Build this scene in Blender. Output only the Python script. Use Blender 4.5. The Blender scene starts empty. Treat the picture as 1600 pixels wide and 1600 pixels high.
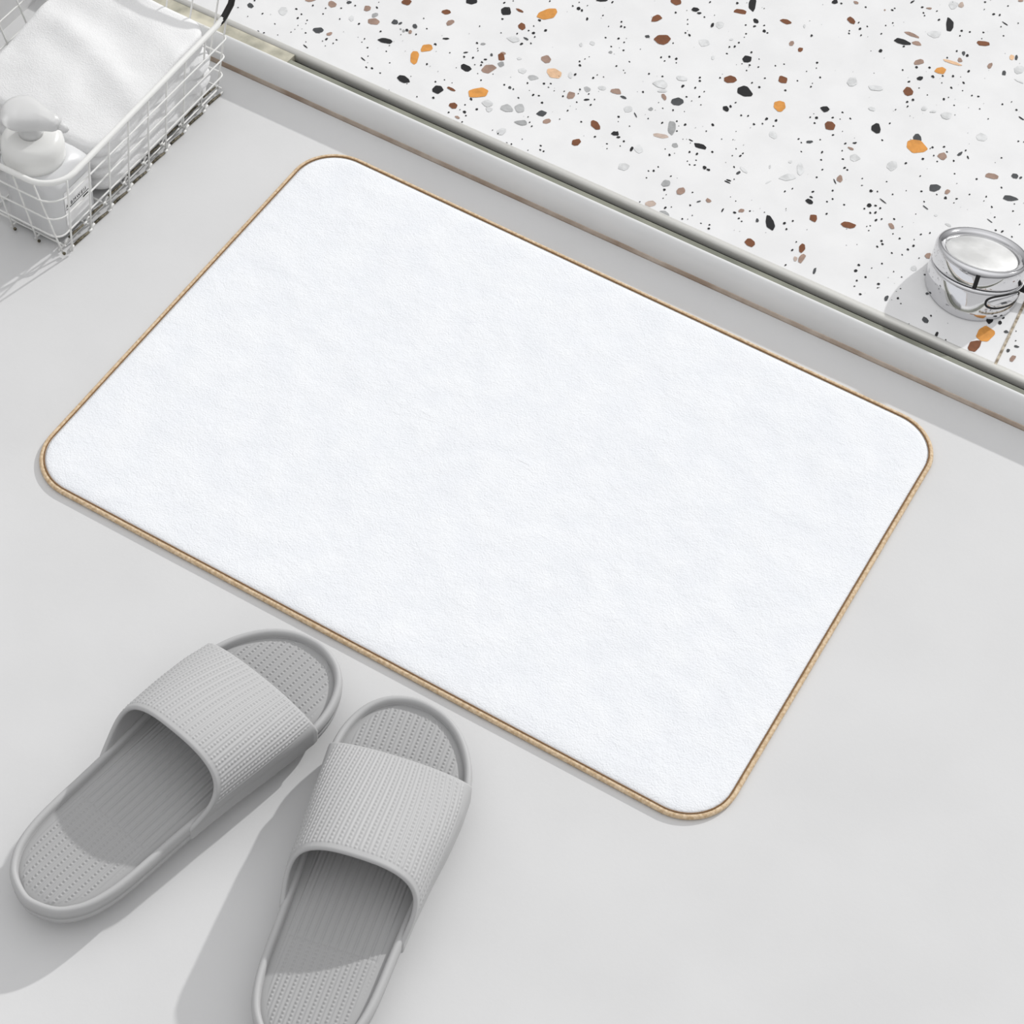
import bpy, bmesh, math, random
import numpy as np
from mathutils import Vector, Matrix
random.seed(7)
rng = np.random.default_rng(5)
SC = bpy.context.scene
COL = SC.collection

# ------------------------------------------------------------------ camera model
CR = np.array([[0.865818762771353, 0.49532859496058196, 0.07076335949811406],
               [0.4360178556813941, -0.6775251522249355, -0.5923243179454787],
               [-0.24545121625301142, 0.5436995963921192, -0.8025861008782569]])
CC = np.array([0.4736926123972774, -1.0023233846204722, 1.413441422505468])
FPX = 3500.0

def ray(x, y):
    return CR.T @ np.array([(x - 800) / FPX, (y - 800) / FPX, 1.0])

def at(x, y, z=0.0):
    d = ray(x, y)
    return CC + d * ((z - CC[2]) / d[2])

def at_x(x, y, x0):
    d = ray(x, y)
    return CC + d * ((x0 - CC[0]) / d[0])

cam = bpy.data.cameras.new('camera')
camo = bpy.data.objects.new('camera', cam)
COL.objects.link(camo)
M = Matrix.Identity(4)
for i in range(3):
    M[i][0] = CR[0][i]; M[i][1] = -CR[1][i]; M[i][2] = -CR[2][i]; M[i][3] = CC[i]
camo.matrix_world = M
cam.sensor_width = 36.0
cam.lens = FPX * 36.0 / 1600.0
cam.clip_start = 0.05
cam.clip_end = 50
SC.camera = camo

# ------------------------------------------------------------------ colour + materials
def lin(c):
    out = []
    for v in c:
        v = v / 255.0
        out.append(v / 12.92 if v <= 0.04045 else ((v + 0.055) / 1.055) ** 2.4)
    return (*out, 1.0)

def lin1(*c):
    return lin(c)

def new_mat(name, col, rough=0.5, metal=0.0, spec=0.4, trans=0.0, ior=1.45):
    m = bpy.data.materials.new(name)
    m.use_nodes = True
    b = m.node_tree.nodes['Principled BSDF']
    b.inputs['Base Color'].default_value = col
    b.inputs['Roughness'].default_value = rough
    b.inputs['Metallic'].default_value = metal
    b.inputs['Specular IOR Level'].default_value = spec
    b.inputs['Transmission Weight'].default_value = trans
    b.inputs['IOR'].default_value = ior
    return m

def nodes(m):
    return m.node_tree.nodes, m.node_tree.links, m.node_tree.nodes['Principled BSDF']

def add_bump(m, scale, strength, dist, detail=4.0, coord='Object', prev=None, rough=0.55):
    N, L, b = nodes(m)
    tc = N.new('ShaderNodeTexCoord')
    nz = N.new('ShaderNodeTexNoise')
    nz.inputs['Scale'].default_value = scale
    nz.inputs['Detail'].default_value = detail
    nz.inputs['Roughness'].default_value = rough
    L.new(tc.outputs[coord], nz.inputs['Vector'])
    bp = N.new('ShaderNodeBump')
    bp.inputs['Strength'].default_value = strength
    bp.inputs['Distance'].default_value = dist
    L.new(nz.outputs['Fac'], bp.inputs['Height'])
    if prev is not None:
        L.new(prev.outputs['Normal'], bp.inputs['Normal'])
    L.new(bp.outputs['Normal'], b.inputs['Normal'])
    return bp

def add_mottle(m, c1, c2, scale, detail=4.0, lo=0.35, hi=0.65):
    N, L, b = nodes(m)
    tc = N.new('ShaderNodeTexCoord')
    nz = N.new('ShaderNodeTexNoise')
    nz.inputs['Scale'].default_value = scale
    nz.inputs['Detail'].default_value = detail
    L.new(tc.outputs['Object'], nz.inputs['Vector'])
    r = N.new('ShaderNodeValToRGB')
    r.color_ramp.elements[0].position = lo
    r.color_ramp.elements[0].color = c1
    r.color_ramp.elements[1].position = hi
    r.color_ramp.elements[1].color = c2
    L.new(nz.outputs['Fac'], r.inputs['Fac'])
    L.new(r.outputs['Color'], b.inputs['Base Color'])
    return r

g = lambda v: (v, v, v, 1.0)
M_floor = new_mat('smooth_pale_floor', g(.66), .45, spec=.25)
add_mottle(M_floor, g(.605), g(.632), 9.0, 6)
add_bump(M_floor, 260, .10, .0006)
M_wall = new_mat('white_wall_paint', g(.74), .6)
add_bump(M_wall, 120, .1, .001)
M_curb = new_mat('white_enamel_curb', (.70, .705, .705, 1), .30, spec=.5)
add_mottle(M_curb, (.68, .685, .685, 1), (.72, .722, .72, 1), 14.0)
M_caulk = new_mat('brown_stained_sealant', lin1(150, 135, 120), .7)
add_mottle(M_caulk, lin1(150, 132, 116), lin1(184, 172, 160), 30.0)
M_olive = new_mat('grey_olive_sill', lin1(150, 150, 138), .35, spec=.5)
add_mottle(M_olive, lin1(108, 110, 98), lin1(136, 137, 124), 22.0)
M_gap_shade = new_mat('dark_gap_shade', lin1(14, 14, 12), .6)
M_beige = new_mat('yellowed_filler', lin1(188, 183, 164), .6)
add_mottle(M_beige, lin1(150, 148, 134), lin1(205, 200, 182), 40.0, 8)
M_lip = new_mat('brushed_metal_lip', lin1(218, 217, 212), .33, metal=.2, spec=.5)
add_bump(M_lip, 300, .05, .0003)
M_joint = new_mat('tan_joint', lin1(160, 146, 122), .5)
add_mottle(M_joint, lin1(118, 104, 84), lin1(190, 178, 158), 260.0, 2)

# terrazzo
M_terr = new_mat('terrazzo_cement', g(.755), .30, spec=.35)
add_mottle(M_terr, g(.725), g(.765), 28.0, 5)
CH = {'B': (26, 26, 28), 'G': (72, 74, 76), 'g': (160, 161, 161), 'M': (182, 183, 183), 'L': (213, 214, 214),
      'O': (214, 148, 72), 'P': (224, 186, 150), 'R': (120, 74, 46), 'T': (158, 132, 118), 'U': (192, 174, 162), 'S': (60, 60, 60)}
CH_KEYS = list(CH)
M_chip = {}
for k, c in CH.items():
    m = new_mat('terrazzo_chip_' + {'B': 'black', 'G': 'charcoal', 'g': 'grey', 'M': 'mid_grey', 'L': 'pale_grey', 'O': 'ochre',
                                    'P': 'peach', 'R': 'brown', 'T': 'taupe', 'U': 'pale_taupe', 'S': 'speck'}[k], lin(c), .3, spec=.35)
    a = np.array(lin(c)); 
    add_mottle(m, tuple(np.clip(a * .82, 0, 1)[:3]) + (1,), tuple(np.clip(a * 1.05, 0, 1)[:3]) + (1,), 160.0)
    M_chip[k] = m

M_pile = new_mat('white_plush_pile', (.80, .815, .84, 1), .95, spec=.1)
add_mottle(M_pile, (.785, .802, .83, 1), (.815, .829, .85, 1), 40.0, 8)
_b = add_bump(M_pile, 20, .30, .004, 3)
_b = add_bump(M_pile, 130, .40, .0015, 5, prev=_b)
add_bump(M_pile, 700, .6, .0010, 3, prev=_b)
M_bind = new_mat('tan_binding_tape', lin1(200, 172, 134), .65, spec=.3)
add_mottle(M_bind, lin1(190, 163, 128), lin1(220, 198, 168), 420.0, 3)
add_bump(M_bind, 900, .4, .0006)
M_seam = new_mat('brown_seam', lin1(128, 96, 62), .8)

M_eva = new_mat('grey_eva_foam', g(.44), .52, spec=.35)
add_bump(M_eva, 900, .06, .0003)
M_foot = new_mat('shaded_eva_footbed', g(.375), .6, spec=.3)  # same foam as the strap, darkened for the shade inside the slipper
M_wire = new_mat('white_coated_wire', (.78, .78, .76, 1), .35, spec=.5)
M_black_rim = new_mat('black_rim_wire', lin1(24, 23, 22), .45)
M_rust_brown = new_mat('rust_brown_wire', lin1(84, 78, 62), .6)
add_mottle(M_rust_brown, lin1(44, 42, 34), lin1(120, 112, 92), 400.0)
M_towel = new_mat('white_terry_cloth', (.80, .80, .80, 1), .95, spec=.1)
_b = add_bump(M_towel, 55, .25, .003, 3)
_b = add_bump(M_towel, 800, .5, .0010, 3, prev=_b)

def waffle(m, prev):
    N, L, b = nodes(m)
    tc = N.new('ShaderNodeTexCoord')
    mp = N.new('ShaderNodeMapping')
    mp.inputs['Rotation'].default_value = (0, 0, math.radians(28))
    L.new(tc.outputs['Object'], mp.inputs['Vector'])
    w1 = N.new('ShaderNodeTexWave'); w1.bands_direction = 'X'; w1.inputs['Scale'].default_value = 62; w1.inputs['Distortion'].default_value = .6
    w2 = N.new('ShaderNodeTexWave'); w2.bands_direction = 'Y'; w2.inputs['Scale'].default_value = 62; w2.inputs['Distortion'].default_value = .6
    L.new(mp.outputs['Vector'], w1.inputs['Vector']); L.new(mp.outputs['Vector'], w2.inputs['Vector'])
    mu = N.new('ShaderNodeMath'); mu.operation = 'MULTIPLY'
    L.new(w1.outputs['Fac'], mu.inputs[0]); L.new(w2.outputs['Fac'], mu.inputs[1])
    # a woven band across the towel
    sx = N.new('ShaderNodeSeparateXYZ'); L.new(tc.outputs['Object'], sx.inputs[0])
    mr = N.new('ShaderNodeMapRange'); mr.inputs['From Min'].default_value = .085; mr.inputs['From Max'].default_value = .1
    L.new(sx.outputs['Y'], mr.inputs['Value'])
    m2 = N.new('ShaderNodeMath'); m2.operation = 'MULTIPLY'
    L.new(mu.outputs[0], m2.inputs[0]); L.new(mr.outputs[0], m2.inputs[1])
    bp = N.new('ShaderNodeBump'); bp.inputs['Strength'].default_value = .7; bp.inputs['Distance'].default_value = .0016
    L.new(m2.outputs[0], bp.inputs['Height']); L.new(prev.outputs['Normal'], bp.inputs['Normal'])
    L.new(bp.outputs['Normal'], b.inputs['Normal'])
waffle(M_towel, _b)

M_bottle = new_mat('translucent_white_plastic', (.84, .845, .85, 1), .35, trans=.25)
M_cap = new_mat('milky_cap_plastic', (.86, .86, .84, 1), .25, spec=.5, trans=.12)
M_pump = new_mat('clear_frosted_plastic', (.83, .83, .825, 1), .3, trans=.35)
M_label = new_mat('white_paper_label', g(.86), .6)
M_ink = new_mat('black_label_ink', g(.02), .6)
M_chrome = new_mat('polished_chrome', (.70, .70, .715, 1), .06, metal=1.0)
M_satin = new_mat('satin_steel_disc', (.88, .88, .87, 1), .38, metal=.6, spec=.5)
add_mottle(M_satin, (.66, .66, .65, 1), (.86, .86, .85, 1), 38.0, 6)
M_dark = new_mat('black_seam_and_reflection', g(.012), .4)

# ------------------------------------------------------------------ object helpers
def obj(name, verts, faces, mat, parent=None, smooth=True, mat_idx=None):
    me = bpy.data.meshes.new(name)
    me.from_pydata([tuple(map(float, v)) for v in verts], [], [tuple(map(int, f)) for f in faces])
    mats = mat if isinstance(mat, (list, tuple)) else [mat]
    for m in mats:
        me.materials.append(m)
    if mat_idx is not None:
        me.polygons.foreach_set('material_index', np.array(mat_idx, dtype=np.int32))
    if smooth:
        me.polygons.foreach_set('use_smooth', np.ones(len(me.polygons), dtype=bool))
    me.update()
    o = bpy.data.objects.new(name, me)
    COL.objects.link(o)
    if parent is not None:
        o.parent = parent
    return o

def thing(name, label, cat, loc=(0, 0, 0), rotz=0.0, group=None):
    o = bpy.data.objects.new(name, None)
    COL.objects.link(o)
    o.location = loc
    o.rotation_euler = (0, 0, rotz)
    o.empty_display_size = .03
    o['label'] = label; o['category'] = cat
    if group: o['group'] = group
    return o

def struct(o, label, cat):
    o['kind'] = 'structure'; o['label'] = label; o['category'] = cat
    return o

class MB:
    def __init__(s): s.v = []; s.f = []; s.m = []
    def add(s, v, f, mi=0):
        n = len(s.v); s.v += [tuple(p) for p in v]
        s.f += [tuple(i + n for i in q) for q in f]; s.m += [mi] * len(f)
        return s
    def obj(s, name, mat, parent=None, smooth=True):
        return obj(name, s.v, s.f, mat, parent, smooth, s.m)

def box(x0, x1, y0, y1, z0, z1):
    v = [(x0, y0, z0), (x1, y0, z0), (x1, y1, z0), (x0, y1, z0), (x0, y0, z1), (x1, y0, z1), (x1, y1, z1), (x0, y1, z1)]
    f = [(3, 2, 1, 0), (4, 5, 6, 7), (0, 1, 5, 4), (1, 2, 6, 5), (2, 3, 7, 6), (3, 0, 4, 7)]
    return v, f

def tube(path, r, closed=False, n=10, cap=True):
    P = [np.array(p, float) for p in path]
    K = len(P)
    rs = r if hasattr(r, '__len__') else [r] * K
    T = []
    for i in range(K):
        a = P[(i - 1) % K] if (closed or i > 0) else P[i]
        b = P[(i + 1) % K] if (closed or i < K - 1) else P[i]
        t = b - a; T.append(t / (np.linalg.norm(t) + 1e-12))
    up = np.array([0, 0, 1.0])
    if abs(T[0] @ up) > .9: up = np.array([1.0, 0, 0])
    u = np.cross(T[0], up); u /= np.linalg.norm(u)
    V = []; F = []
    for i in range(K):
        u = u - T[i] * (u @ T[i]); u /= np.linalg.norm(u)
        w = np.cross(T[i], u)
        for k in range(n):
            a = 2 * math.pi * k / n
            V.append(P[i] + rs[i] * (math.cos(a) * u + math.sin(a) * w))
    for i in range(K if closed else K - 1):
        j = (i + 1) % K
        for k in range(n):
            l = (k + 1) % n
            F.append((i * n + k, i * n + l, j * n + l, j * n + k))
    if cap and not closed:
        F.append(tuple(range(n - 1, -1, -1))); F.append(tuple((K - 1) * n + k for k in range(n)))
    return V, F

def lathe(profile, n=64, cap=True):
    V = []; F = []
    for r, z in profile:
        for k in range(n):
            a = 2 * math.pi * k / n
            V.append((r * math.cos(a), r * math.sin(a), z))
    for i in range(len(profile) - 1):
        for k in range(n):
            l = (k + 1) % n
            F.append((i * n + k, i * n + l, (i + 1) * n + l, (i + 1) * n + k))
    if cap:
        F.append(tuple(range(n - 1, -1, -1)))
        F.append(tuple((len(profile) - 1) * n + k for k in range(n)))
    return V, F

def loft(loops, cap0=True, cap1=True):
    n = len(loops[0]); V = []; F = []
    for lp in loops: V += [tuple(p) for p in lp]
    for i in range(len(loops) - 1):
        for k in range(n):
            l = (k + 1) % n
            F.append((i * n + k, i * n + l, (i + 1) * n + l, (i + 1) * n + k))
    if cap0: F.append(tuple(range(n - 1, -1, -1)))
    if cap1: F.append(tuple((len(loops) - 1) * n + k for k in range(n)))
    return V, F

def rrect(cx, cy, w, h, r, n=10):
    pts = []
    for (sx, sy, a0) in ((1, -1, -90), (1, 1, 0), (-1, 1, 90), (-1, -1, 180)):
        ox, oy = cx + sx * (w / 2 - r), cy + sy * (h / 2 - r)
        for k in range(n + 1):
            a = math.radians(a0 + 90 * k / n)
            pts.append((ox + r * math.cos(a), oy + r * math.sin(a)))
    return pts

def even(pts, n):
    p = np.array(list(pts) + [pts[0]], float)
    d = np.concatenate([[0], np.cumsum(np.linalg.norm(np.diff(p, axis=0), axis=1))])
    q = np.linspace(0, d[-1], n + 1)[:-1]
    return [(float(a), float(b)) for a, b in zip(np.interp(q, d, p[:, 0]), np.interp(q, d, p[:, 1]))]

def dens(path, step):
    out = []
    for a, b in zip(path[:-1], path[1:]):
        a = np.array(a, float); b = np.array(b, float)
        k = max(1, int(np.linalg.norm(b - a) / step))
        for i in range(k): out.append(a + (b - a) * i / k)
    out.append(np.array(path[-1], float))
    return out

# ------------------------------------------------------------------ setting
ZT = 0.022                       # terrazzo level
fl = obj('floor', *box(-1.6, 1.6, -1.7, 1.7, -.05, 0), M_floor, smooth=False)
struct(fl, 'smooth pale grey bathroom floor under the mat and slippers', 'floor')
wl = obj('wall_left', *box(-.70, -.622, -1.7, 1.7, 0, .30), M_wall, smooth=False)
struct(wl, 'plain white wall at the left beyond the wire basket', 'wall')

RA = math.atan(.007 / .786)      # the curb runs almost parallel to the long side of the mat
def curb_frame(x, y, z):
    c, s = math.cos(RA), math.sin(RA)
    px, py = x + .066, y - .2554
    return (c * px - s * py - .066, s * px + c * py + .2554, z)

def extrude_x(profile, x0, x1, closed=True):
    n = len(profile)
    V = [curb_frame(x0, y, z) for y, z in profile] + [curb_frame(x1, y, z) for y, z in profile]
    F = [(k, (k + 1) % n, n + (k + 1) % n, n + k) for k in range(n if closed else n - 1)]
    F.append(tuple(range(n))[::-1]); F.append(tuple(range(n, 2 * n)))
    return V, F
XA, XB = -.621, 1.6
prof = [(.2560, 0.0), (.2554, .0015)]
for k in range(13):
    a = math.radians(180 - 90 * k / 12)
    prof.append((.2655 + .0101 * math.cos(a), .0030 + .0228 * math.sin(a)))
prof += [(.2664, .0252), (.2669, .0240), (.2670, .0200), (.2670, 0.0)]
o = obj('trim_1', *extrude_x(prof, XA, XB), M_curb)
struct(o, 'rounded white curb running between the floor and the terrazzo', 'curb')
m = o.modifiers.new('edge', 'EDGE_SPLIT'); m.split_angle = math.radians(50)
prof = [(.2526, 0), (.2529, .0011), (.2541, .0024), (.2560, .0034), (.2560, 0)]
o = obj('trim_2', *extrude_x(prof, XA, XB), M_caulk)
struct(o, 'thin brown stained sealant line along the foot of the white curb', 'sealant')
xs = float(at(455, 95, .020)[0])
o = obj('trim_3', *extrude_x([(.2670, 0), (.2670, .0228), (.2742, .0218), (.2742, 0)], xs, XB), M_olive, smooth=False)
struct(o, 'grey olive sill strip behind the white curb', 'sill')
o = obj('gap_shade_strip', *extrude_x([(.2742, 0), (.2742, .0190), (.2812, .0150), (.2812, 0)], xs, XB), M_gap_shade, smooth=False)  # open gap: its shade is painted in as a black strip
struct(o, 'black strip painted as shade in the open gap beside the terrazzo lip', 'gap shade')
o = obj('trim_5', *extrude_x([(.2670, 0), (.2670, .0234), (.2812, .0222), (.2812, 0)], XA, xs), M_beige, smooth=False)
struct(o, 'yellowed filler strip behind the left end of the white curb', 'filler')
prof = [(.2812, 0), (.2812, .0175), (.2814, .0205), (.2820, .0223), (.2832, .0232), (.2846, .0233), (.2864, .0229), (.2884, .0224), (.2884, 0)]
o = obj('trim_6', *extrude_x(prof, XA, XB), M_lip)
struct(o, 'slim satin metal lip along the edge of the terrazzo', 'metal trim')

# --- terrazzo slab with its stone chips (surface pattern of the slab)
tz = MB()
P = [curb_frame(XA, .2884, 0), curb_frame(XB, .2884, 0)]
b0 = [(P[0][0], P[0][1]), (P[1][0], P[1][1]), (1.6, 1.65), (XA, 1.65)]
tz.add([(x, y, 0) for x, y in b0] + [(x, y, ZT) for x, y in b0],
       [(3, 2, 1, 0), (4, 5, 6, 7), (0, 1, 5, 4), (1, 2, 6, 5), (2, 3, 7, 6), (3, 0, 4, 7)])

TILES = {'A': (360, 0, 5), 'B': (660, 0, 5), 'C': (960, 0, 5), 'D': (1280, 0, 5), 'E': (960, 220, 5), 'F': (1280, 200, 5), 'K': (1200, 400, 4)}
CHIPS = '''
A T 625,0,90,30,0;T 793,32,70,48,20;G 158,45,50,40,30;L 413,88,70,60,0;L 945,145,40,40,0;T 1070,68,55,45,-25;g 1130,120,55,35,-25;T 1120,170,100,50,5;G 688,240,85,45,0;T 775,266,50,28,-20;B 750,307,26,16,-30;B 588,365,48,9,40;B 1035,462,44,9,38;B 1215,320,112,42,8;B 1350,620,105,50,12;R 1377,18,70,52,10;G 1285,174,48,42,0;G 1327,184,30,16,-30;G 1443,205,40,38,0;B 1380,237,24,22,0;T 1405,250,28,28,0;g 1355,243,22,20,0;g 1330,228,16,16,0;G 925,20,45,24,-20;O 1535,375,110,58,-12;O 1437,443,64,104,5
B B 385,10,105,45,0;R 185,95,68,45,0;T 220,178,75,38,-20;B 652,88,82,62,0;R 762,84,72,22,25;O 980,108,158,82,-10;R 775,208,58,52,0;B 1405,5,95,16,0;B 1220,68,28,28,0;B 1246,82,18,22,0;B 1287,149,18,24,0;L 712,308,95,42,10;G 808,303,44,16,30;B 185,303,50,16,0;B 428,338,22,14,30;g 475,345,40,16,0;B 338,412,36,10,-10;G 540,430,22,22,0;B 492,466,30,12,0;B 340,530,90,58,25;T 515,540,115,58,-5;T 628,420,45,25,0;g 615,502,55,44,0;R 617,447,60,62,0;T 965,462,75,62,0;P 1030,570,130,72,15;L 785,552,65,42,0;M 865,607,95,38,5;L 1155,590,35,50,0;L 755,460,40,20,0;L 1330,340,40,35,0;L 1240,350,25,30,0;g 1470,410,35,20,0;B 117,703,82,62,0;R 225,698,70,22,25;O 443,724,160,80,-10;R 240,826,58,52,0;L 510,808,90,55,10;L 520,855,55,40,0;M 662,846,100,50,10;M 760,848,78,75,-20;g 775,960,100,38,5;G 930,887,78,48,0;T 970,947,72,36,-10;G 683,684,26,26,0;G 710,698,16,16,0;T 1160,745,70,52,0;M 1290,700,55,45,35;L 1405,690,70,30,5;T 1510,713,85,40,12;G 1572,762,50,20,20;B 1283,780,50,16,-5;B 1315,820,20,14,-40;R 1352,980,85,56,35;R 1200,1112,86,48,-25;B 1505,1046,60,34,0;B 1532,1073,30,14,0;L 615,1030,70,45,-25;T 272,918,46,22,30
C R 485,15,90,50,20;R 330,145,86,48,-22;R 375,310,125,80,0;B 636,76,60,34,0;B 662,104,34,14,0;B 764,200,42,22,-60;L 820,195,65,55,0;L 702,335,90,55,0;R 985,90,110,38,8;B 1080,30,66,104,0;B 1105,165,48,32,30;B 1095,207,26,14,-10;B 1170,243,26,24,0;R 1342,170,100,34,12;T 1382,342,48,30,-40;R 1452,390,42,38,-20;B 1037,462,72,50,0;R 908,625,100,58,0;B 1015,716,122,72,18;R 1317,623,82,58,40;O 1290,828,84,80,0;B 872,850,58,40,25;B 908,832,18,22,0;G 495,795,92,65,0;T 388,757,58,30,60;L 362,658,125,58,10;L 525,615,90,35,10;L 375,710,70,25,0;g 450,1002,64,104,0;U 365,1060,140,36,10;B 668,1142,92,40,20;B 597,1097,38,12,30;L 1240,1055,70,46,35;L 108,852,65,50,0;g 285,853,36,26,0;g 475,1138,45,38,20;L 190,1165,65,60,0;B 135,1165,44,26,-60;B 15,1045,45,34,0;B 30,1073,32,12,0;G 165,900,42,12,65;G 72,762,54,18,20;T 20,717,70,40,10;L 770,450,28,32,0;G 258,286,38,20,0;L 915,310,30,16,0;G 1520,1110,55,20,-5;L 1485,205,14,30,0
D B 122,16,55,38,0;T 288,22,44,22,25;R 250,158,76,42,35;B 655,330,130,44,15;T 722,272,115,26,22;T 765,340,72,38,12;B 1020,195,64,112,-5;L 900,268,105,50,0;L 1050,40,65,60,0;U 1108,38,42,42,0;R 1282,340,112,38,10;T 778,485,88,42,-15;P 1040,490,160,22,17;O 950,552,90,55,-10;T 1100,470,40,34,30;R 695,715,74,58,25;B 787,614,48,32,-15;B 480,398,32,26,-20;B 45,852,66,46,12;R 84,985,88,68,0;B 446,1005,70,78,0;L 260,642,75,68,0;L 440,690,110,42,8;L 410,852,60,30,10;L 820,847,50,34,0;L 990,905,85,55,0;L 890,872,55,14,0;L 1268,1075,90,58,10;G 763,1078,74,60,20;O 757,1147,165,108,10;L 1560,545,85,65,0;P 1506,448,40,48,0;G 1540,450,26,38,0;T 1335,515,54,32,-45;G 1443,570,34,40,0;G 1128,418,28,32,0;B 1157,434,22,24,0;B 1450,184,54,9,35;B 1580,926,60,11,32;B 727,16,42,13,-30;L 1560,635,75,12,25;T 247,1162,54,22,25;B 276,1118,38,14,0;T 1575,8,40,18,0;T 858,66,46,14,5;T 513,80,14,12,0
E B 705,212,30,32,0;B 735,228,30,16,20;g 405,332,72,50,0;T 518,395,62,55,-20;U 280,492,95,50,-12;g 388,572,98,48,20;B 893,310,46,12,22;B 886,325,58,10,25;G 968,252,38,20,-30;L 1008,228,72,24,38;L 72,205,90,55,0;L 1350,287,120,50,-3;L 1450,225,55,105,0;B 845,543,44,12,-62;T 735,468,44,32,20;T 992,547,48,26,-5;B 938,562,28,16,10;B 1215,640,125,64,62;G 1115,625,24,30,0;R 1060,798,88,56,20;R 1555,605,66,54,25;B 1526,476,64,36,22;B 1537,442,34,14,25;R 1465,840,48,66,10;T 1462,920,80,46,-60;U 1415,922,34,36,0;G 660,476,40,10,-15;G 1565,1015,58,13,-64;L 1200,325,50,10,-30;L 1215,203,18,30,0;L 1375,165,30,20,-20
F L 278,235,85,50,0;L 572,295,82,70,0;T 963,222,74,55,20;G 1098,205,50,22,-35;B 1162,232,28,13,65;T 1348,378,114,44,14;G 1528,377,50,46,0;G 1573,390,26,16,-30;G 903,470,90,56,0;G 1490,550,122,46,6;T 160,400,46,56,0;B 122,420,50,11,65;T 1000,500,50,32,-25;B 390,605,46,28,0;R 228,760,125,44,14;T 565,768,58,34,40;T 852,1000,54,50,-30;B 497,572,64,9,38;G 829,622,60,9,38;G 1332,726,60,9,38;L 740,1097,48,46,0;L 1010,760,60,20,25;B 986,548,26,22,0;L 910,682,30,18,0
K O 1362,492,118,92,-28;R 1290,560,92,62,-25;B 1378,388,54,74,5;B 1450,416,26,26,0;G 985,402,52,34,40;B 1052,490,34,20,-65;G 994,236,24,16,0;G 290,95,42,16,-70;T 1530,640,44,30,-45;G 1500,592,26,22,-40;G 1552,566,34,14,15;G 1488,475,28,18,0;G 740,265,34,22,-60;B 1490,352,34,12,-20
'''
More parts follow.
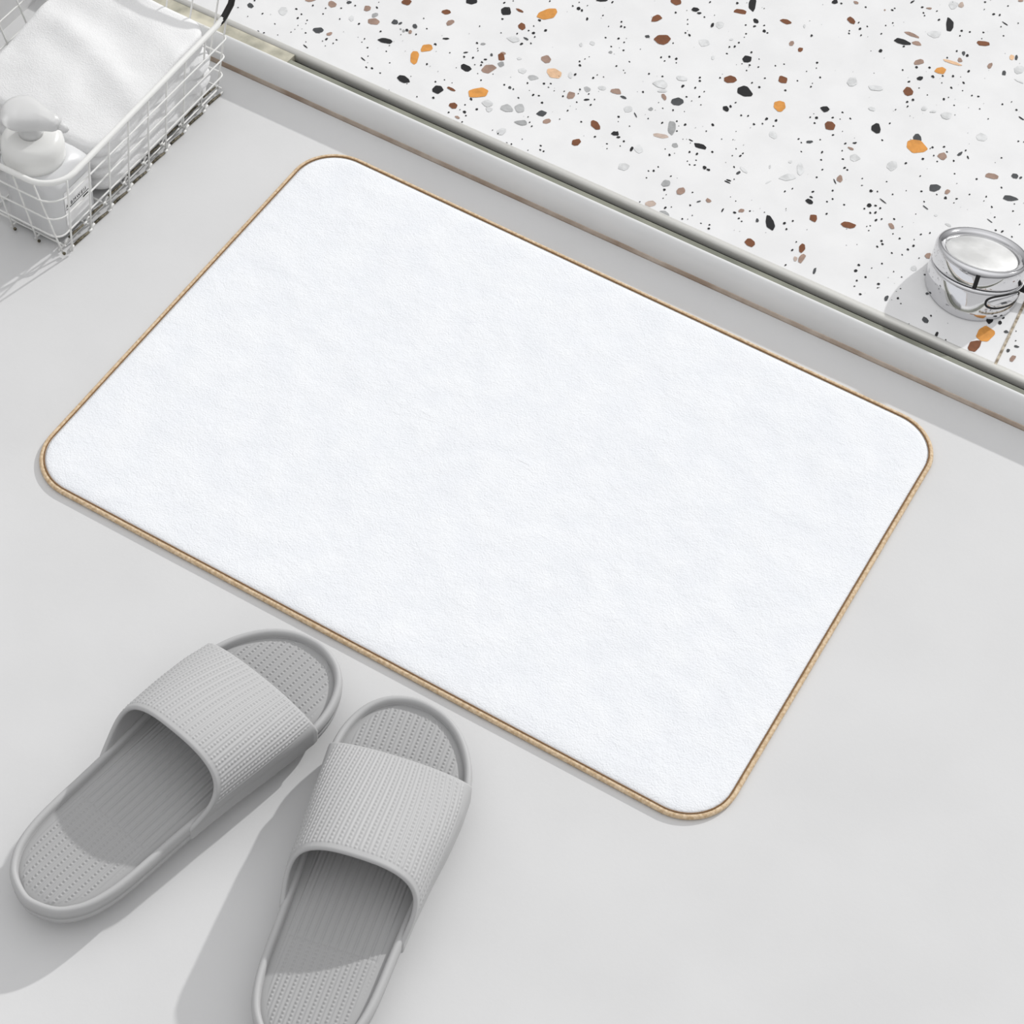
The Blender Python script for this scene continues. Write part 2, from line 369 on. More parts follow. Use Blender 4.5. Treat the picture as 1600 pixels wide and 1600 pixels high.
SPECKS = '''
A 60,60,10;190,5,14;252,108,14;136,130,8;218,246,14;262,257,12;348,188,10;370,274,9;515,72,16;555,112,14;527,142,16;600,160,12;590,186,8;528,200,8;474,252,8;588,258,13;590,328,8;504,230,7;745,65,12;724,110,12;866,65,12;975,45,14;645,45,14;855,150,12;1005,188,15;1173,247,14;1048,305,14;1027,330,9;1072,373,13;1218,402,11;1075,440,9;1062,527,14;1107,535,18;1170,572,12;1243,357,10;1245,492,10;1535,503,15;1510,145,10;1535,225,10;1450,270,12;1332,272,8;742,360,8;803,340,12;830,313,14;720,322,10;1380,655,8;1410,598,8;1370,770,11;1458,757,11;1585,765,18;1595,345,12;1240,705,8;1578,870,8;1145,60,16;1160,18,8
B 640,22,16;710,8,10;625,150,18;915,160,22;870,205,12;830,240,13;868,260,22;962,238,20;740,265,14;775,344,22;848,340,14;878,290,12;615,258,10;447,207,10;995,10,13;1175,48,14;1290,45,8;1225,20,10;1485,18,18;1410,122,12;1455,207,10;1555,172,13;1552,207,15;1580,213,13;1432,295,12;1533,302,16;1476,365,13;1570,394,12;1576,332,8;1516,517,12;1227,480,14;1231,512,18;1270,462,10;1303,445,8;1195,583,18;1335,610,18;1366,587,10;1416,603,10;1230,700,15;1218,733,10;1108,715,10;1098,754,15;1206,798,14;866,742,17;910,748,13;750,765,14;935,803,18;1030,710,8;950,655,18;1003,655,14;985,683,10;640,664,15;820,650,14;35,225,12;103,347,16;35,503,14;215,413,10;432,380,10;434,398,10;327,446,16;395,452,15;465,488,16;410,507,10;458,510,16;265,530,8;458,627,14;173,625,12;102,640,15;232,648,8;432,575,8;552,580,8;88,766,16;380,776,20;425,855,20;330,876,22;333,820,12;293,858,10;205,880,14;340,905,12;310,955,14;838,957,12;855,988,14;826,915,9;1135,866,14;1240,953,14;1073,932,9;1348,1070,14;1572,1105,16;1442,1124,14;1442,1162,10;1533,914,15;1530,950,8;1545,1142,9;925,1140,15;921,1172,16;948,1183,14;825,1175,8;658,1118,14;695,1128,13;780,1088,10;1345,778,13;1300,735,13;548,1018,8;592,1045,12
C 55,172,14;52,207,16;80,215,14;33,303,15;76,332,12;72,395,12;203,385,10;118,483,13;16,517,10;72,550,9;83,570,9;365,449,15;430,444,17;393,477,12;484,461,20;484,492,12;270,577,13;375,598,15;223,720,15;535,673,22;632,687,17;668,607,16;668,634,17;702,717,10;664,757,16;676,820,10;563,758,14;604,790,8;458,862,15;547,872,8;378,847,10;264,927,12;374,960,17;488,948,14;553,975,20;503,985,8;488,1025,12;767,977,20;718,1026,12;838,1088,10;950,1028,8;926,1092,8;572,155,12;572,190,10;555,258,14;587,277,18;703,135,14;478,100,15;747,18,16;782,120,8;940,365,18;898,368,15;973,335,15;880,420,14;1028,265,14;1015,292,8;1026,197,14;1170,200,14;1195,258,14;1070,410,17;1130,462,10;1125,525,12;1057,510,16;997,499,10;1033,552,12;825,609,15;1075,648,15;1132,683,17;1175,612,13;947,803,12;990,903,14;1044,907,15;1188,930,22;1090,972,16;1157,968,15;1262,942,20;1242,986,13;1335,707,18;1430,632,14;1258,514,12;1326,502,12;1583,491,17;1577,533,10;1501,558,10;1547,652,8;1535,678,13;1438,1087,15;1460,1115,12;1530,917,15;1580,922,22;1564,963,14;1540,280,18;1170,68,8;960,25,18;118,987,10;73,1105,14;33,914,13;765,1187,17;950,1163,10;587,1188,16;535,1088,8;397,1165,9;458,338,14;345,802,8
D 172,28,16;363,57,14;590,66,12;570,80,16;805,58,17;815,102,14;823,123,12;920,88,12;935,156,22;1295,17,16;1362,112,19;1410,118,14;1475,48,12;1290,75,10;1555,183,10;1420,210,10;1112,242,18;1100,280,14;1177,250,14;1283,254,14;1270,303,10;1440,280,14;308,178,14;376,208,12;318,226,20;236,242,12;233,262,15;327,277,14;485,265,12;520,200,13;575,181,12;660,364,15;652,548,14;760,526,18;862,530,16;1000,452,14;1075,400,15;888,600,21;964,594,14;1046,597,19;700,639,18;780,688,12;845,743,10;958,648,10;1032,686,20;1128,648,19;1120,709,10;1105,602,8;1167,558,18;1193,747,15;1244,755,15;974,776,19;1010,762,10;1054,824,12;1254,852,12;1430,815,15;1503,797,10;1540,860,15;1320,930,10;687,798,19;733,781,19;690,833,16;597,858,10;182,879,14;106,919,16;163,931,10;243,927,14;108,1056,16;182,1027,8;552,964,15;492,1096,14;204,1123,15;180,1178,12;8,605,15;8,1092,12;885,1152,19;868,1161,10;975,1148,17;998,1188,12;1143,1177,15;1555,1105,14;22,1190,18;1598,1110,10
E 430,112,18;588,90,15;645,104,18;765,88,17;638,152,12;587,187,12;628,190,14;570,160,10;267,237,12;307,235,17;343,205,12;251,290,12;440,278,14;610,404,14;592,505,15;390,383,20;405,422,8;380,450,10;397,525,18;445,518,10;197,479,12;736,686,20;742,658,15;530,612,13;608,585,10;573,614,8;676,645,11;1058,549,14;972,607,15;994,630,11;935,205,16;921,117,10;984,118,18;1004,100,14;952,64,10;936,302,10;948,472,9;1332,396,14;1390,375,12;1550,399,16;1580,286,14;1341,532,9;1172,560,8;1328,645,20;1394,627,14;1344,692,16;1390,855,17;1420,792,12;1337,972,15;1460,85,12
F 185,244,16;198,313,18;218,328,14;25,326,14;15,250,14;104,491,16;105,556,13;60,576,14;195,600,14;58,671,16;332,450,10;337,395,10;405,492,22;455,498,14;353,632,16;440,608,17;476,628,17;399,664,17;440,663,20;443,722,20;487,713,14;573,520,12;527,420,12;372,770,10;398,764,12;387,803,12;586,712,16;576,828,12;627,865,17;487,883,17;494,908,20;452,928,17;567,977,15;648,991,12;693,950,20;736,922,20;742,872,10;794,832,14;865,821,14;820,577,12;798,496,16;790,377,12;676,277,18;810,242,19;895,217,12;921,262,15;1050,257,16;1057,358,13;1230,400,15;1424,466,14;1174,520,14;1074,554,17;1052,586,10;918,520,12;1424,234,12;1348,618,14;1305,537,14;1287,571,10;1514,650,14;1525,594,10;1371,698,14;1380,800,15;1430,810,19;1505,851,12;1565,755,10;780,1018,10;492,1062,12;310,1072,18;285,1117,24;362,1166,18;645,1166,10;820,1146,10;583,1124,8;409,1097,8;755,673,8;680,490,9;650,772,9
K 568,58,14;546,92,17;712,48,11;610,133,12;555,155,13;690,175,17;812,265,14;828,205,9;785,98,8;577,240,14;648,76,8;835,132,8;977,118,8;1018,375,12;830,298,10;1470,388,14;1550,470,8;540,190,10;685,200,10;1548,530,10;1110,525,10;1020,500,10;880,425,8
'''
def chip_poly(cx, cy, w, h, ang, n, jit):
    a0 = random.random() * 6.283; ca, sa = math.cos(math.radians(ang)), math.sin(math.radians(ang))
    pts = []
    for k in range(n):
        a = a0 + 2 * math.pi * (k + random.uniform(-.28, .28)) / n
        r = random.uniform(1 - jit, 1 + jit * .35)
        x, y = .5 * w * r * math.cos(a), .5 * h * r * math.sin(a)
        pts.append((cx + ca * x - sa * y, cy + sa * x + ca * y))
    return pts
def smooth_poly(p):
    q = []
    for k in range(len(p)):
        a = p[k]; b = p[(k + 1) % len(p)]
        q.append((a[0] * .88 + b[0] * .12, a[1] * .88 + b[1] * .12)); q.append((a[0] * .12 + b[0] * .88, a[1] * .12 + b[1] * .88))
    return q
lay = [0]
def put_world(poly, k):
    lay[0] += 1
    z = ZT + .0002 + (lay[0] % 23) * 1e-5
    mi = 1 + CH_KEYS.index(k)
    c, s = 0, 0
    area = sum(poly[i][0] * poly[(i + 1) % len(poly)][1] - poly[(i + 1) % len(poly)][0] * poly[i][1] for i in range(len(poly)))
    if area < 0: poly = poly[::-1]
    tz.add([(x, y, z) for x, y in poly], [tuple(range(len(poly)))], mi)
def put(poly, k):
    w = [at(x, y, ZT)[:2] for x, y in poly]
    if min(p[1] for p in w) < .2895: 
        w = [(p[0], max(p[1], .2893 + .009 * (p[0] + .066))) for p in w]
    put_world([tuple(p) for p in w], k)
for line in CHIPS.strip().splitlines():
    t, rest = line[0], line[2:]
    ox, oy, sc = TILES[t]
    for it in rest.split(';'):
        k, v = it.split(' ')
        x, y, w, h, a = map(float, v.split(','))
        put(smooth_poly(chip_poly(ox + x / sc, oy + y / sc, w * 1.14 / sc, h * 1.18 / sc, a, 7 if w > 60 else 6, .24)), k)
for line in SPECKS.strip().splitlines():
    t, rest = line[0], line[2:]
    ox, oy, sc = TILES[t]
    for it in rest.split(';'):
        x, y, s = map(float, it.split(','))
        put(smooth_poly(chip_poly(ox + x / sc, oy + y / sc, s * random.uniform(1.2, 1.6) / sc, s * random.uniform(.9, 1.2) / sc,
                      random.uniform(-50, 50), 5, .18)), 'B' if s > 10 else 'S')
# fine grit, and the stretches of slab outside the photograph
def in_view(x, y):
    q = CR @ (np.array([x, y, ZT]) - CC)
    u, v = 800 + FPX * q[0] / q[2], 800 + FPX * q[1] / q[2]
    return -10 < u < 1610 and -10 < v < 1610
for i in range(420):
    x, y = random.uniform(-.46, .56), random.uniform(.30, .78)
    if not in_view(x, y): continue
    s = random.uniform(.0005, .0011)
    put_world(chip_poly(x, y, s * 1.3, s, random.uniform(0, 180), 5, .2), random.choice('SggM'))
for i in range(2600):
    x, y = random.uniform(XA + .02, 1.55), random.uniform(.31, 1.6)
    if in_view(x, y): continue
    k = random.choices('BGgMLORTS', [12, 6, 6, 4, 10, 4, 7, 5, 46])[0]
    s = random.uniform(.0015, .0035) if k == 'S' else random.uniform(.006, .016)
    put_world(smooth_poly(chip_poly(x, y, s * 1.3, s * .8, random.uniform(0, 180), 7, .2)), k)
o = tz.obj('floor_terrazzo', [M_terr] + [M_chip[k] for k in CH_KEYS], smooth=False)
struct(o, 'white terrazzo slab with black, brown and ochre stone chips', 'terrazzo')
# joint line across the terrazzo beside the knob
ja, jb = at(1599, 478, ZT), at(1553, 574, ZT)
d = (jb - ja); d[2] = 0; d /= np.linalg.norm(d); n2 = np.array([-d[1], d[0], 0]) * .0011
far = ja - d * .6
V = [far + n2, far - n2, jb - n2, jb + n2]
V = [(v[0], v[1], ZT) for v in V] + [(v[0], v[1], ZT + .0009) for v in V]
o = obj('trim_7', V, [(3, 2, 1, 0), (4, 5, 6, 7), (0, 1, 5, 4), (1, 2, 6, 5), (2, 3, 7, 6), (3, 0, 4, 7)], M_joint, smooth=False)
struct(o, 'narrow tan joint strip crossing the terrazzo beside the chrome knob', 'joint')

# ------------------------------------------------------------------ bath mat
MW, MH, MT = .61, .4366, .0075
sh = at(800, 800, .004) - at(800, 800, 0)
mat = thing('bath_mat', 'blank white plush bath mat with tan bound edge lying on the floor', 'bath mat', (sh[0], sh[1], 0))
def mat_loop(inset, z, r=.042, n=20):
    return [(x, y, z) for x, y in even(rrect(0, 0, MW - 2 * inset, MH - 2 * inset, r - inset, n), 360)]
V, F = loft([mat_loop(.006, .0002), mat_loop(.0026, .0004), mat_loop(.0026, .0024), mat_loop(.004, .0027)])
obj('backing', V, F, M_pile, mat)
# pile: a soft cushion with a gently uneven surface
NX, NY = 150, 110
V, F = [], []
loops = [mat_loop(.0044, .0022), mat_loop(.0046, .0030), mat_loop(.0052, .0036), mat_loop(.0066, .0041), mat_loop(.010, .0044)]
from mathutils import noise as mn
rad = [.016] + list(np.arange(.022, .214, .006)) + [.216]
for ins in rad:
    lp = []
    for x, y in even(rrect(0, 0, MW - 2 * ins, MH - 2 * ins, max(.042 - ins, .002), 20), 360):
        h = .0046 + .0004 * mn.noise(Vector((x * 22, y * 22, 1))) + .0003 * mn.noise(Vector((x * 60, y * 60, 4)))
        lp.append((x, y, h))
    loops.append(lp)
V, F = loft(loops, cap0=False)
obj('pile', V, F, M_pile, mat)
ring = [(x, y, .0021) for x, y in rrect(0, 0, MW - .0040, MH - .0040, .0400, 24)]
obj('binding', *tube(ring, .00205, closed=True, n=12), M_bind, mat)
ring = [(x, y, .0040) for x, y in rrect(0, 0, MW - .0078, MH - .0078, .0381, 24)]  # thin brown tube along the crease between binding and pile
o = obj('seam_line', *tube(ring, .0005, closed=True, n=8), M_seam, mat)
o['label'] = 'dark brown line along the crease inside the tan binding'

# ------------------------------------------------------------------ slippers
HW = [(-.1430, 0), (-.1405, .0115), (-.1350, .0225), (-.1270, .0300), (-.1160, .0362), (-.1000, .0405), (-.0800, .0425), (-.0500, .0434),
      (-.0200, .0446), (.0100, .0470), (.0350, .0500), (.0600, .0522), (.0820, .0528), (.1000, .0500), (.1150, .0440), (.1270, .0358),
      (.1360, .0250), (.1410, .0130), (.1430, 0)]

DZ = .012
def slipper(name, label, loc, rot, inner, hb, hf, yb, ov):
    root = thing(name, label, 'slipper', (loc[0], loc[1], 0), rot, 'pair of grey slide slippers')
    def cen(y):
        return inner * .0075 * max(0.0, (y - .03) / .11) ** 2
    right = [(cen(y) + w, y) for y, w in HW]
    left = [(cen(y) - w, y) for y, w in HW[::-1]][1:-1]
    ctrl = np.array(right + left)
    K = len(ctrl); out = []
    for i in range(K):
        p0, p1, p2, p3 = ctrl[i - 1], ctrl[i], ctrl[(i + 1) % K], ctrl[(i + 2) % K]
        for k in range(6):
            t = k / 6
            out.append(.5 * ((2 * p1) + (-p0 + p2) * t + (2 * p0 - 5 * p1 + 4 * p2 - p3) * t * t + (-p0 + 3 * p1 - 3 * p2 + p3) * t ** 3))
    out = np.array(out)
    # even spacing
    cl = np.vstack([out, out[:1]]); s = np.concatenate([[0], np.cumsum(np.linalg.norm(np.diff(cl, axis=0), axis=1))])
    q = np.linspace(0, s[-1], 181)[:-1]
    out = np.stack([np.interp(q, s, cl[:, 0]), np.interp(q, s, cl[:, 1])], 1)
    tg = np.roll(out, -1, 0) - np.roll(out, 1, 0); tg /= np.linalg.norm(tg, axis=1)[:, None]
    nin = np.stack([-tg[:, 1], tg[:, 0]], 1)          # counter-clockwise loop: inward is left
    def L(ins, z):
        p = out + nin * ins
        y = out[:, 1]
        toe = np.clip((y - .10) / .045, 0, 1) ** 2 * .0015
        zz = z + (toe if z > .008 else 0)
        return [(a, b, c) for (a, b), c in zip(p, zz + 0 * y)]
    prof = [(.0125, 0), (.0110, .0012), (.0080, .0070), (.0040, .0125), (.0012, .0165)] + [(a, b + DZ) for a, b in
            ((.0004, .0085), (.0002, .0116), (.0014, .0122), (.0014, .0128), (.0001, .0134), (0, .0170), (.0004, .0200),
             (.0014, .0217), (.0030, .0224), (.0046, .0219), (.0056, .0206), (.0060, .0185), (.0062, .0150))]
    V, F = loft([L(i, z) for i, z in prof])
    obj('sole', V, F, M_eva, root)
    # insole: ribbed and beaded footbed
    ys = np.linspace(-.1365, .1365, 470); ts = np.linspace(-1, 1, 260)
    yw = np.array([a for a, _ in HW]); ww = np.array([b for _, b in HW])
    # inner half width from the inset outline
    ins = out + nin * .0058
    rs = ins[ins[:, 0] >= np.array([cen(v) for v in ins[:, 1]])]; ls = ins[ins[:, 0] < np.array([cen(v) for v in ins[:, 1]])]
    rs = rs[np.argsort(rs[:, 1])]; ls = ls[np.argsort(ls[:, 1])]
    y0, y1 = ins[:, 1].min() + .0002, ins[:, 1].max() - .0002
    ys = y0 + (y1 - y0) * (1 - np.cos(np.linspace(0, np.pi, 470))) / 2 * .35 + (y1 - y0) * np.linspace(0, 1, 470) * .65
    XR = np.interp(ys, rs[:, 1], rs[:, 0]); XL = np.interp(ys, ls[:, 1], ls[:, 0])
    Y, T = np.meshgrid(ys, ts, indexing='ij')
    X = (XR + XL)[:, None] / 2 + (XR - XL)[:, None] / 2 * T
    # distance to the edge, used to crown the footbed and to keep a plain margin
    de = np.minimum(np.minimum(XR[:, None] - X, X - XL[:, None]), np.minimum(Y - y0, y1 - Y) * 1.0)
    de = np.maximum(de, 0)
    p = .0029
    k = np.round(X / p); fx = X / p - k
    ridge = np.cos(np.pi * fx) ** 2
    bead = np.clip(np.cos(np.pi * fx), 0, 1) ** 2 * np.clip(np.cos(2 * np.pi * Y / .0030) * .5 + .5, 0, 1)
    odd = (np.mod(k, 2) == 1)
    zone = 1 / (1 + np.exp(-(np.abs(Y + .005) - .055) / .0015))
    h = np.where(odd, zone * bead * .0009 + (1 - zone) * ridge * .0009, ridge * .0004)
    marg = np.clip((de - .0045) / .002, 0, 1)
    crown = .0030 * (1 - np.exp(-de / .008))
    Z = .0166 + DZ + crown + h * marg - .0012 * np.exp(-((Y + .060) / .0006) ** 2) * np.clip((de - .004) / .004, 0, 1) * .5
    Z = Z + np.clip((Y - .10) / .045, 0, 1) ** 2 * .0012
    a, b = X.shape
    V = np.stack([X, Y, Z], -1).reshape(-1, 3)
    idx = np.arange(a * b).reshape(a, b)
    F = np.stack([idx[:-1, :-1], idx[:-1, 1:], idx[1:, 1:], idx[1:, :-1]], -1).reshape(-1, 4)
    obj('insole', V, F, M_foot, root)
    # strap
    def arch(y, aL, aR, h, c):
        pts = [(c - aL, y, .0075 + DZ), (c - aL - .0002, y, .0130 + DZ)]
        for q in np.linspace(math.pi, 0, 60):
            cx, sx = math.cos(q), math.sin(q)
            ax = aL if cx < 0 else aR
            pts.append((c + ax * math.copysign(abs(cx) ** (2 / 2.5), cx), y, .0190 + DZ + (h - .0190 - DZ) * abs(sx) ** (2 / 2.25)))
        pts += [(c + aR + .0002, y, .0130 + DZ), (c + aR, y, .0075 + DZ)]
        return np.array(pts)
    NV, NU = 190, 460
    wid = lambda y: float(np.interp(y, yw, ww))
    G = np.zeros((NV, NU, 3))
    for i in range(NV):
        v = i / (NV - 1)
        ymid = .082 + (yb - .082) * v
        yb0 = .086 + (yb - .030 - .086) * v
        h = hf + (hb - hf) * (1 - (1 - v) ** 1.35)
        base = arch(0, 1, 1, h, 0)
        # arc parameter from the middle shape
        aL = wid(ymid) + .0006 + ov * v; aR = wid(ymid) + .0006 + ov * v
        A = arch(0, aL, aR, h, cen(ymid))
        s = np.concatenate([[0], np.cumsum(np.linalg.norm(np.diff(A, axis=0), axis=1))])
        q = np.linspace(0, s[-1], NU)
        A = np.stack([np.interp(q, s, A[:, j]) for j in range(3)], 1)
        zf = np.clip((A[:, 2] - .0190 - DZ) / (h - .0190 - DZ), 0, 1)
        e = (1 - zf) ** 2.2
        A[:, 1] = ymid * (1 - e) + yb0 * e
        # follow the outline of the sole low on the sides
        low = np.array([wid(t) for t in A[:, 1]]) + .0008
        cl_ = np.array([cen(t) for t in A[:, 1]])
        sg = np.sign(A[:, 0] - cl_); k2 = e
        full = cl_ + sg * low
        A[:, 0] = np.where(e > .02, A[:, 0] * (1 - k2) + full * k2, A[:, 0])
        G[i] = A
    du = np.gradient(G, axis=1); dv = np.gradient(G, axis=0)
    Nn = np.cross(dv, du); Nn /= (np.linalg.norm(Nn, axis=2)[:, :, None] + 1e-12)
    if Nn[NV // 2, NU // 2, 2] < 0: Nn = -Nn
    mid = G[NV // 2]; sl = np.concatenate([[0], np.cumsum(np.linalg.norm(np.diff(mid, axis=0), axis=1))]); sl -= sl[-1] / 2
    vl = np.linspace(0, 1, NV) * .085
    U, W = np.meshgrid(sl, vl)
    k = np.round(U / p); fx = U / p - k
    bead = np.clip(np.cos(np.pi * fx), 0, 1) ** 2 * (.55 + .45 * np.cos(2 * np.pi * W / .0030))
    ridge = np.cos(np.pi * fx) ** 2
    hh = np.where(np.mod(k, 2) == 1, bead * .0008, ridge * .0005)
    vv = np.linspace(0, 1, NV)[:, None]
    zz = G[:, :, 2]
    msk = np.clip((zz - .030 - DZ) / .003, 0, 1) * np.clip(vv / .012, 0, 1) * np.clip((.965 - vv) / .012, 0, 1)
    Gd = G + Nn * (hh * msk)[:, :, None]
    th = .0036
    rows = [Gd[i] for i in range(NV)]
    # rounded rear lip, inner face, rounded front lip
    tb = -dv[-1] / np.linalg.norm(dv[-1], axis=1)[:, None] * -1
    tf = -dv[0] / np.linalg.norm(dv[0], axis=1)[:, None]
    for a_ in (45, 90, 135):
        c_, s_ = math.cos(math.radians(a_)), math.sin(math.radians(a_))
        rows.append(G[-1] - Nn[-1] * th / 2 + Nn[-1] * th / 2 * c_ + tb * th / 2 * s_)
    for i in range(NV - 1, -1, -10):
        rows.append(G[i] - Nn[i] * th)
    for a_ in (135, 90, 45):
        c_, s_ = math.cos(math.radians(a_)), math.sin(math.radians(a_))
        rows.append(G[0] - Nn[0] * th / 2 + Nn[0] * th / 2 * c_ + tf * th / 2 * s_)
    rows = np.array(rows); R_, C_ = rows.shape[:2]
    idx = np.arange(R_ * C_).reshape(R_, C_)
    nx = np.roll(idx, -1, 0)
    F = np.stack([idx[:, :-1], nx[:, :-1], nx[:, 1:], idx[:, 1:]], -1).reshape(-1, 4)
    F = [tuple(f) for f in F]
    obj('strap', rows.reshape(-1, 3), F, M_eva, root)
    return root

def lift(x, y, px, py):
    d = at(px, py, DZ) - at(px, py, 0)
    return (x + d[0], y + d[1])
slipper('slide_slipper', 'grey ribbed slide slipper at left, whole from toe to heel', lift(-.043, -.380, 260, 1210), math.radians(-10.2), +1, .081, .056, .001, .005)
slipper('slide_slipper', 'grey ribbed slide slipper with its heel cut off at the bottom edge', lift(.113, -.381, 560, 1330), math.radians(12.5), -1, .077, .051, -.012, .004)

# ------------------------------------------------------------------ wire basket
bk = thing('wire_basket', 'white wire basket holding a towel and a pump bottle, at upper left', 'basket', (-.49, .10, 0))
OX, OY = -.49, .10
def rel(p): return (p[0] - OX, p[1] - OY, p[2])
ZR = .083
bx0, bx1, by0, by1 = -.566, -.4125, -.017, .222
tx0, tx1, ty0, ty1 = -.588, -.4065, -.0235, .245
path = []
# front left corner -> front right corner
def corner(cx, cy, r, a0, a1, z, n=8):
    return [(cx + r * math.cos(math.radians(a0 + (a1 - a0) * k / n)), cy + r * math.sin(math.radians(a0 + (a1 - a0) * k / n)), z) for k in range(n + 1)]
rr = .027
path += corner(tx0 + rr, ty0 + rr, rr, 180, 270, ZR)
path += corner(tx1 - rr, ty0 + rr, rr, 270, 360, ZR)
for t in np.linspace(0, 1, 12)[1:]:
    path.append((tx1 - .004 * t, ty0 + rr + (.215 - ty0 - rr) * t, ZR))
back = [(-.4110, .228, .0845), (-.4115, .239, .090), (-.4135, .247, .099), (-.420, .2525, .107), (-.432, .255, .111), (-.460, .256, .112), (-.540, .256, .112),
        (-.565, .255, .111), (-.578, .2525, .107), (-.584, .247, .099), (-.586, .239, .090), (-.587, .228, .0845), (-.588, .215, ZR)]
path += back
for t in np.linspace(0, 1, 10)[1:-1]:
    path.append((tx0, .215 + (ty0 + rr - .215) * t, ZR))
rim = obj('rim', *tube([rel(p) for p in path], .0026, closed=True, n=12), M_wire, bk)
black_run = [(-.4104, .2175, ZR), (-.4107, .223, .0834), (-.4110, .228, .0845), (-.4115, .239, .090), (-.4135, .247, .099), (-.420, .2525, .107)]  # stretch of the rim coloured black at the back corner
o = obj('black_stretch', *tube([rel(p) for p in black_run], [.0024, .0029, .0030, .0030, .0029, .0024], n=12), M_black_rim, rim)
o['label'] = 'black stretch of the rim at the back corner'
WR = .00085
def upright(b, t, tip=False):
    b = np.array(b); t = np.array(t)
    m_ = b * .5 + t * .5
    w = obj('upright_wire', *tube([rel(b), rel(b * .75 + t * .25), rel(m_), rel(b * .25 + t * .75), rel(t)], WR, n=8), M_wire, bk)
    if tip:
        v, f = lathe([(.0004, -.0012), (.0013, -.0006), (.0015, .0004), (.0009, .0014), (.0003, .0016)], 10)
        obj('rusty_tip', [(x + rel(b)[0] + .0012, y + rel(b)[1], z + b[2] + .0008) for x, y, z in v], f, M_rust_brown, w)
rpx = [(113, 392), (142, 355), (173, 325), (202, 293), (233, 262), (259, 231), (286, 200), (314, 167), (340, 138)]
ry = [float(at(x, y, .003)[1]) for x, y in rpx]
for i, y in enumerate(ry):
    x = float(at(*rpx[i], .003)[0])
    upright((x, y, .003), (tx1 - .004 * max(0, min(1, (y + .002) / .22)) + .0005, y + .004 + (.006 if i == 8 else 0), ZR if i < 8 else .088))
ftx = [-.411, -.437, -.462, -.487, -.512, -.537, -.561]
for i, x in enumerate(ftx):
    upright((x, by0, .0022), (x - .014 + .004 * (i / 6) - (.006 if i == 0 else 0), ty0 + (.001 if i else .002), ZR), True)
for i, y in enumerate(ry[:-1]):
    upright((bx0, y, .003), (tx0, y - .004, ZR))
for i in range(6):
    x = -.43 - .0255 * i
    upright((x, by1, .003), (x, .2555, .112))
def ringz(z):
    t = z / ZR
    x0, x1 = bx0 + (tx0 - bx0) * t, bx1 + (tx1 - bx1) * t
    y0, y1 = by0 + (ty0 - by0) * t, by1 + (.229 - by1) * t
    r = .004 + .020 * t
    pts = []
    for (cx, cy, sx, sy, a0, q) in ((x1, y0, 1, -1, -90, r), (x1, y1, 1, 1, 0, .005), (x0, y1, -1, 1, 90, .005), (x0, y0, -1, -1, 180, r)):
        for k in range(7):
            a = math.radians(a0 + 15 * k)
            pts.append((cx - sx * q + q * math.cos(a), cy - sy * q + q * math.sin(a), z))
    return pts
for z in (.0205, .0415, .0625):
    obj('ring_wire', *tube([rel(p) for p in ringz(z)], WR * .95, closed=True, n=8), M_wire, bk)
# back grid above the rim line
obj('ring_wire', *tube([rel(p) for p in ((-.583, .247, .089), (-.50, .2485, .089), (-.4125, .247, .089))], WR, n=8), M_wire, bk)
# floor of the basket
gm = MB()
for x in np.linspace(bx0 + .003, bx1 - .003, 7): gm.add(*tube([rel((x, by0, .0035)), rel((x, by1, .0035))], WR, n=8))
for y in ry: gm.add(*tube([rel((bx0, y, .0050)), rel((bx1, y, .0050))], WR, n=8))
gm.obj('base_grid', M_wire, bk)
# lower rods along the right side, dark between the uprights
def rod(x, r, z, k0):
    mb = MB()
    for a, b in zip(ry[:-1], ry[1:]):
        L_ = b - a
        xa = x - .003 * (a - ry[0]) / .23
        mb.add(*tube([rel((xa, a + L_ * .02, z)), rel((xa - .0015, a + L_ * .15, z)), rel((xa - .0015, a + L_ * .22, z))], [r * .8, r, r], n=8), 0)
        mb.add(*tube([rel((xa - .0015, a + L_ * .22, z)), rel((xa - .0012, a + L_ * .5, z)), rel((xa, a + L_ * .86, z))], [r * .8, r * 1.0, r * .7], n=8), 1)
        mb.add(*tube([rel((xa, a + L_ * .86, z)), rel((xa, b + .0002, z))], r * .8, n=8), 0)
    o = mb.obj('base_rod', [M_wire, M_rust_brown], bk)
    o['label'] = 'lower rod coloured dark between the uprights'
rod(-.4085, .0013, .0015, 0)
rod(-.4135, .0011, .0075, 1)

